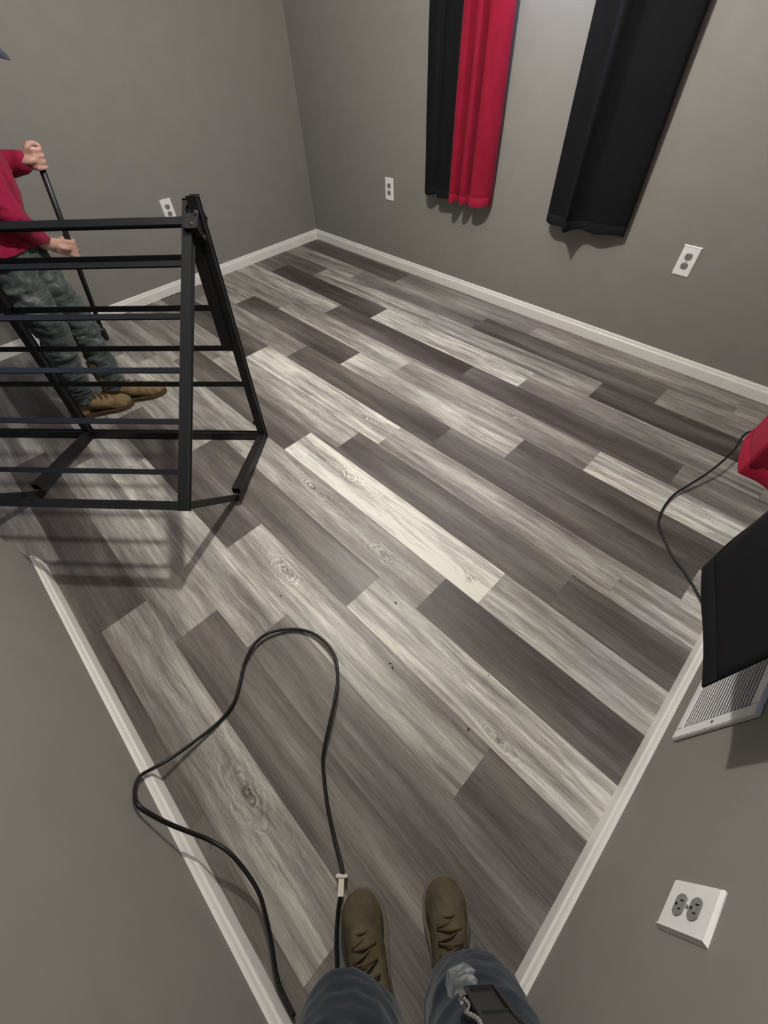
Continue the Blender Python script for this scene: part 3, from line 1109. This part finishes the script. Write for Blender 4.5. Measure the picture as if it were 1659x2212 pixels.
jeans = [('cap', Lhip, .098, Lknee, .072), ('cap', Lknee, .070, Lank + V((0, 0, .02)), .060), ('cap', Rhip, .098, Rknee, .072), ('cap', Rknee, .070, Rank + V((0, 0, .02)), .060),
         ('ell', pel - V((0, 0, .02)), (.122, .160, .11), pd), ('cap', Lhip, .10, pel, .11), ('cap', Rhip, .10, pel, .11)]
fuse('jeans', jeans, M['denimg'], p1, 0.006, 3, cuts=[((0, 0, .088), (0, 0, 1)), ((0, 0, .85), (0, 0, -1))], wr=(0.012, wrinkle((12, 12, 32), 1)))
shirt = [('ell', pel + V((0, 0, -.005)), (.125, .165, .10), pd), ('cap', pel, .134, chest, .138), ('ell', chest, (.128, .172, .15), pd),
         ('cap', chest, .10, chest + (neck - chest) * .72, .070), ('cap', (Lsh + chest) / 2, .085, Lsh, .066), ('cap', (Rsh + chest) / 2, .085, Rsh, .066),
         ('cap', Lsh, .064, Lel, .054), ('cap', Lel, .052, Lwr - (Lwr - Lel).normalized() * .012, .040),
         ('cap', Rsh, .064, Rel, .054), ('cap', Rel, .052, Rwr - (Rwr - Rel).normalized() * .012, .038)]
fuse('shirt', shirt, M['shirt'], p1, 0.006, 4, cuts=[((0, 0, .785), (0, 0, 1))], wr=(0.006, wrinkle((16, 16, 20), 5)))
boot(p1, (1.040, -2.415), (1.180, -2.105), (Lknee - Lank).normalized(), M['boot'], M['sole'])
boot(p1, (1.030, -2.590), (1.145, -2.290), (Rknee - Rank).normalized(), M['boot'], M['sole'])
fz = (V((0, 0, .85)) + pd * .5).normalized()
fx = (pd * .8 + V((0, 0, -.55))).normalized()
fuse('hair', [('ell', HP(-.022, 0, .028), (.094, .076, .084), fx, fz), ('cap', HP(-.07, .03, -.03), .03, HP(-.07, -.03, -.03), .03)], M['hair'], p1, 0.006, 3)
capo = fuse('cap', [('ell', HP(-.012, 0, .050), (.102, .082, .080), fx, fz)], M['cap'], p1, 0.006, 3, cuts=[(HP(0, 0, .040), fz)])
bm = bmesh.new()
ra, rb = [], []
for i in range(15):
    a = -1.25 + 2.5 * i / 14
    for lst, z in ((ra, .044), (rb, .039)):
        row = []
        for k in range(5):
            r = .078 + .066 * k / 4 * (math.cos(a * .95))
            row.append(bm.verts.new(HP(r * math.cos(a) + .004, r * math.sin(a) * .92, z - .10 * (k / 4) ** 1.3 * .25 - .012 * math.sin(a) ** 2)))
        lst.append(row)
for lst, fl in ((ra, 1), (rb, -1)):
    for i in range(14):
        for k in range(4):
            q = (lst[i][k], lst[i + 1][k], lst[i + 1][k + 1], lst[i][k + 1])
            bm.faces.new(q[::fl])
for i in range(14):
    bm.faces.new((ra[i][4], ra[i + 1][4], rb[i + 1][4], rb[i][4]))
    bm.faces.new((ra[i][0], rb[i][0], rb[i + 1][0], ra[i + 1][0]))
obj('brim', bm, M['cap'], capo, True)

# the pole held in both hands
t = thing('pole', 'thin dark pole held in both hands by the person in the red shirt', 'pole', pend)
bm = bmesh.new()
add_cyl(bm, ptop, pend + pax * .03, .0125, .0110, 20)
obj('shaft', bm, M['metal'], t, True)
bm = bmesh.new()
add_capsule(bm, pend + pax * .045, .019, pend + pax * .004, .022)
x = obj('rubber_tip', bm, M['cord'], t, True)

# ------------------------------------------------------------------ person taking the picture, standing in the near corner
N0 = V((3.53700, -2.58004, 0))
bk_, rt_ = V((.743, -.669, 0)), V((.669, .743, 0))


def Q(back, lat, z):
    return N0 + bk_ * back + rt_ * lat + V((0, 0, z))


fd = -bk_
p2 = thing('person', 'person in blue jeans and tan boots standing in the near corner, seen from above', 'person', Q(.30, 0, 0))
La, Lk, Lh = Q(.335, -.090, .10), Q(.250, -.100, .475), Q(.300, -.085, .84)
Ra, Rk, Rh = Q(.295, .086, .10), Q(.238, .088, .475), Q(.300, .085, .84)
pl2, ch2 = Q(.295, 0, .90), Q(.280, 0, 1.20)
nk2, hd2 = Q(.265, 0, 1.44), Q(.220, 0, 1.585)
hs2, HP2 = head_shapes(hd2, fd * .85 + V((0, 0, -.5)), V((0, 0, .85)) + fd * .5)
lsh, lel, lwr = Q(.275, -.165, 1.36), Q(.255, -.185, 1.09), Q(.215, -.075, 1.015)
rsh, rel, rwr = Q(.275, .165, 1.36), Q(.255, .185, 1.09), Q(.215, .075, 1.015)
body = [('cap', Lh, .078, Lk, .054), ('cap', Lk, .052, La, .036), ('cap', Rh, .078, Rk, .054), ('cap', Rk, .052, Ra, .036),
        ('cap', La, .034, La + fd * .08 - rt_ * .02 - V((0, 0, .05)), .018), ('cap', Ra, .034, Ra + fd * .08 - V((0, 0, .05)), .018),
        ('ell', pl2, (.085, .145, .11), fd), ('cap', pl2, .095, ch2, .10), ('ell', ch2, (.088, .150, .16), fd),
        ('cap', ch2, .07, nk2, .052), ('cap', nk2, .05, hd2 - V((0, 0, .02)), .052),
        ('cap', lsh, .048, lel, .038), ('cap', lel, .037, lwr, .025), ('cap', rsh, .048, rel, .038), ('cap', rel, .037, rwr, .025),
        ('cap', (lsh + ch2) / 2, .07, lsh, .05), ('cap', (rsh + ch2) / 2, .07, rsh, .05)]
body += hs2 + curled_hand(lwr, rt_ * .9 + fd * .35, bk_, V((0, 0, 1))) + curled_hand(rwr + V((0, 0, -.05)), -rt_ * .9 + fd * .35, bk_, V((0, 0, 1)))
b2 = fuse('body', body, M['skin'], p2, 0.0045, 3)
eyes(b2, HP2)
jeans = [('cap', Lh, .092, Lk, .078), ('cap', Lk, .077, La + V((0, 0, .03)), .066), ('cap', Rh, .092, Rk, .078), ('cap', Rk, .077, Ra + V((0, 0, .03)), .066),
         ('ell', pl2 - V((0, 0, .02)), (.100, .158, .12), fd), ('cap', Lh, .092, pl2, .095), ('cap', Rh, .092, pl2, .095)]
fuse('jeans', jeans, M['denimb'], p2, 0.006, 4, cuts=[((0, 0, .075), (0, 0, 1)), ((0, 0, 1.0), (0, 0, -1))], wr=(0.006, wrinkle((12, 12, 22), 9)))
shirt = [('ell', pl2 + V((0, 0, .04)), (.102, .162, .10), fd), ('cap', pl2 + V((0, 0, .04)), .108, ch2, .112), ('ell', ch2, (.100, .163, .17), fd),
         ('cap', ch2, .09, nk2 - V((0, 0, .03)), .066), ('cap', (lsh + ch2) / 2, .08, lsh, .062), ('cap', (rsh + ch2) / 2, .08, rsh, .062),
         ('cap', lsh, .060, lel, .050), ('cap', lel, .048, lwr - (lwr - lel).normalized() * .03, .036),
         ('cap', rsh, .060, rel, .050), ('cap', rel, .048, rwr - (rwr - rel).normalized() * .03, .036)]
fuse('shirt', shirt, M['shirtb'], p2, 0.006, 4, cuts=[((0, 0, .86), (0, 0, 1))], wr=(0.004, wrinkle((14, 14, 18), 2)))
boot(p2, Q(.385, .082, 0), Q(.112, .086, 0), (Rk - Ra).normalized(), M['boot2'], M['sole2'], width=0.112)
boot(p2, Q(.415, -.066, 0), Q(.126, -.128, 0), (Lk - La).normalized(), M['boot2'], M['sole2'], width=0.112)
fuse('hair', [('ell', HP2(-.022, 0, .036), (.096, .080, .088), fd * .85 + V((0, 0, -.5)), V((0, 0, .85)) + fd * .5)], M['hair'], p2, 0.006, 3)
# worn pale patch over the right knee
kc = Q(.1955, .070, .535)
fuse('knee_patch', [('ell', kc, (.030, .030, .050), fd, V((0, 0, 1)) + fd * .22)], M['worn'], p2, 0.004, 3, wr=(0.004, wrinkle((60, 60, 60), 4)))

# pouch and chain hanging at the right thigh
t = thing('belt_pouch', 'black leather pouch hanging on the right thigh of the blue jeans', 'pouch', Q(.17, .078, .64))
bm = bmesh.new()
add_bar(bm, Q(.171, .078, .645), Q(.165, .082, .80), .012, .030, bk_, .004)
obj('pouch_body', bm, M['leather'], t)
bm = bmesh.new()
add_bar(bm, Q(.163, .081, .735), Q(.157, .082, .806), .005, .033, bk_, .002)
obj('flap', bm, M['leather'], t)
t = thing('key_chain', 'shiny metal ball chain hanging beside the black pouch on the jeans', 'chain', Q(.165, .056, .66))
bm = bmesh.new()
add_tube(bm, [Q(.166 - .001 * i + .002 * math.sin(i * .5), .055 + .004 * math.sin(i * .7), .665 + .011 * i) for i in range(13)], lambda f: .0013 + .0014 * abs(math.sin(f * 15 * PI)), 10, 10)
obj('ball_links', bm, M['chrome'], t, True)
bm = bmesh.new()
add_bar(bm, Q(.166, .055, .650), Q(.166, .055, .666), .007, .006, bk_, .002)
obj('clasp', bm, M['chrome'], t)
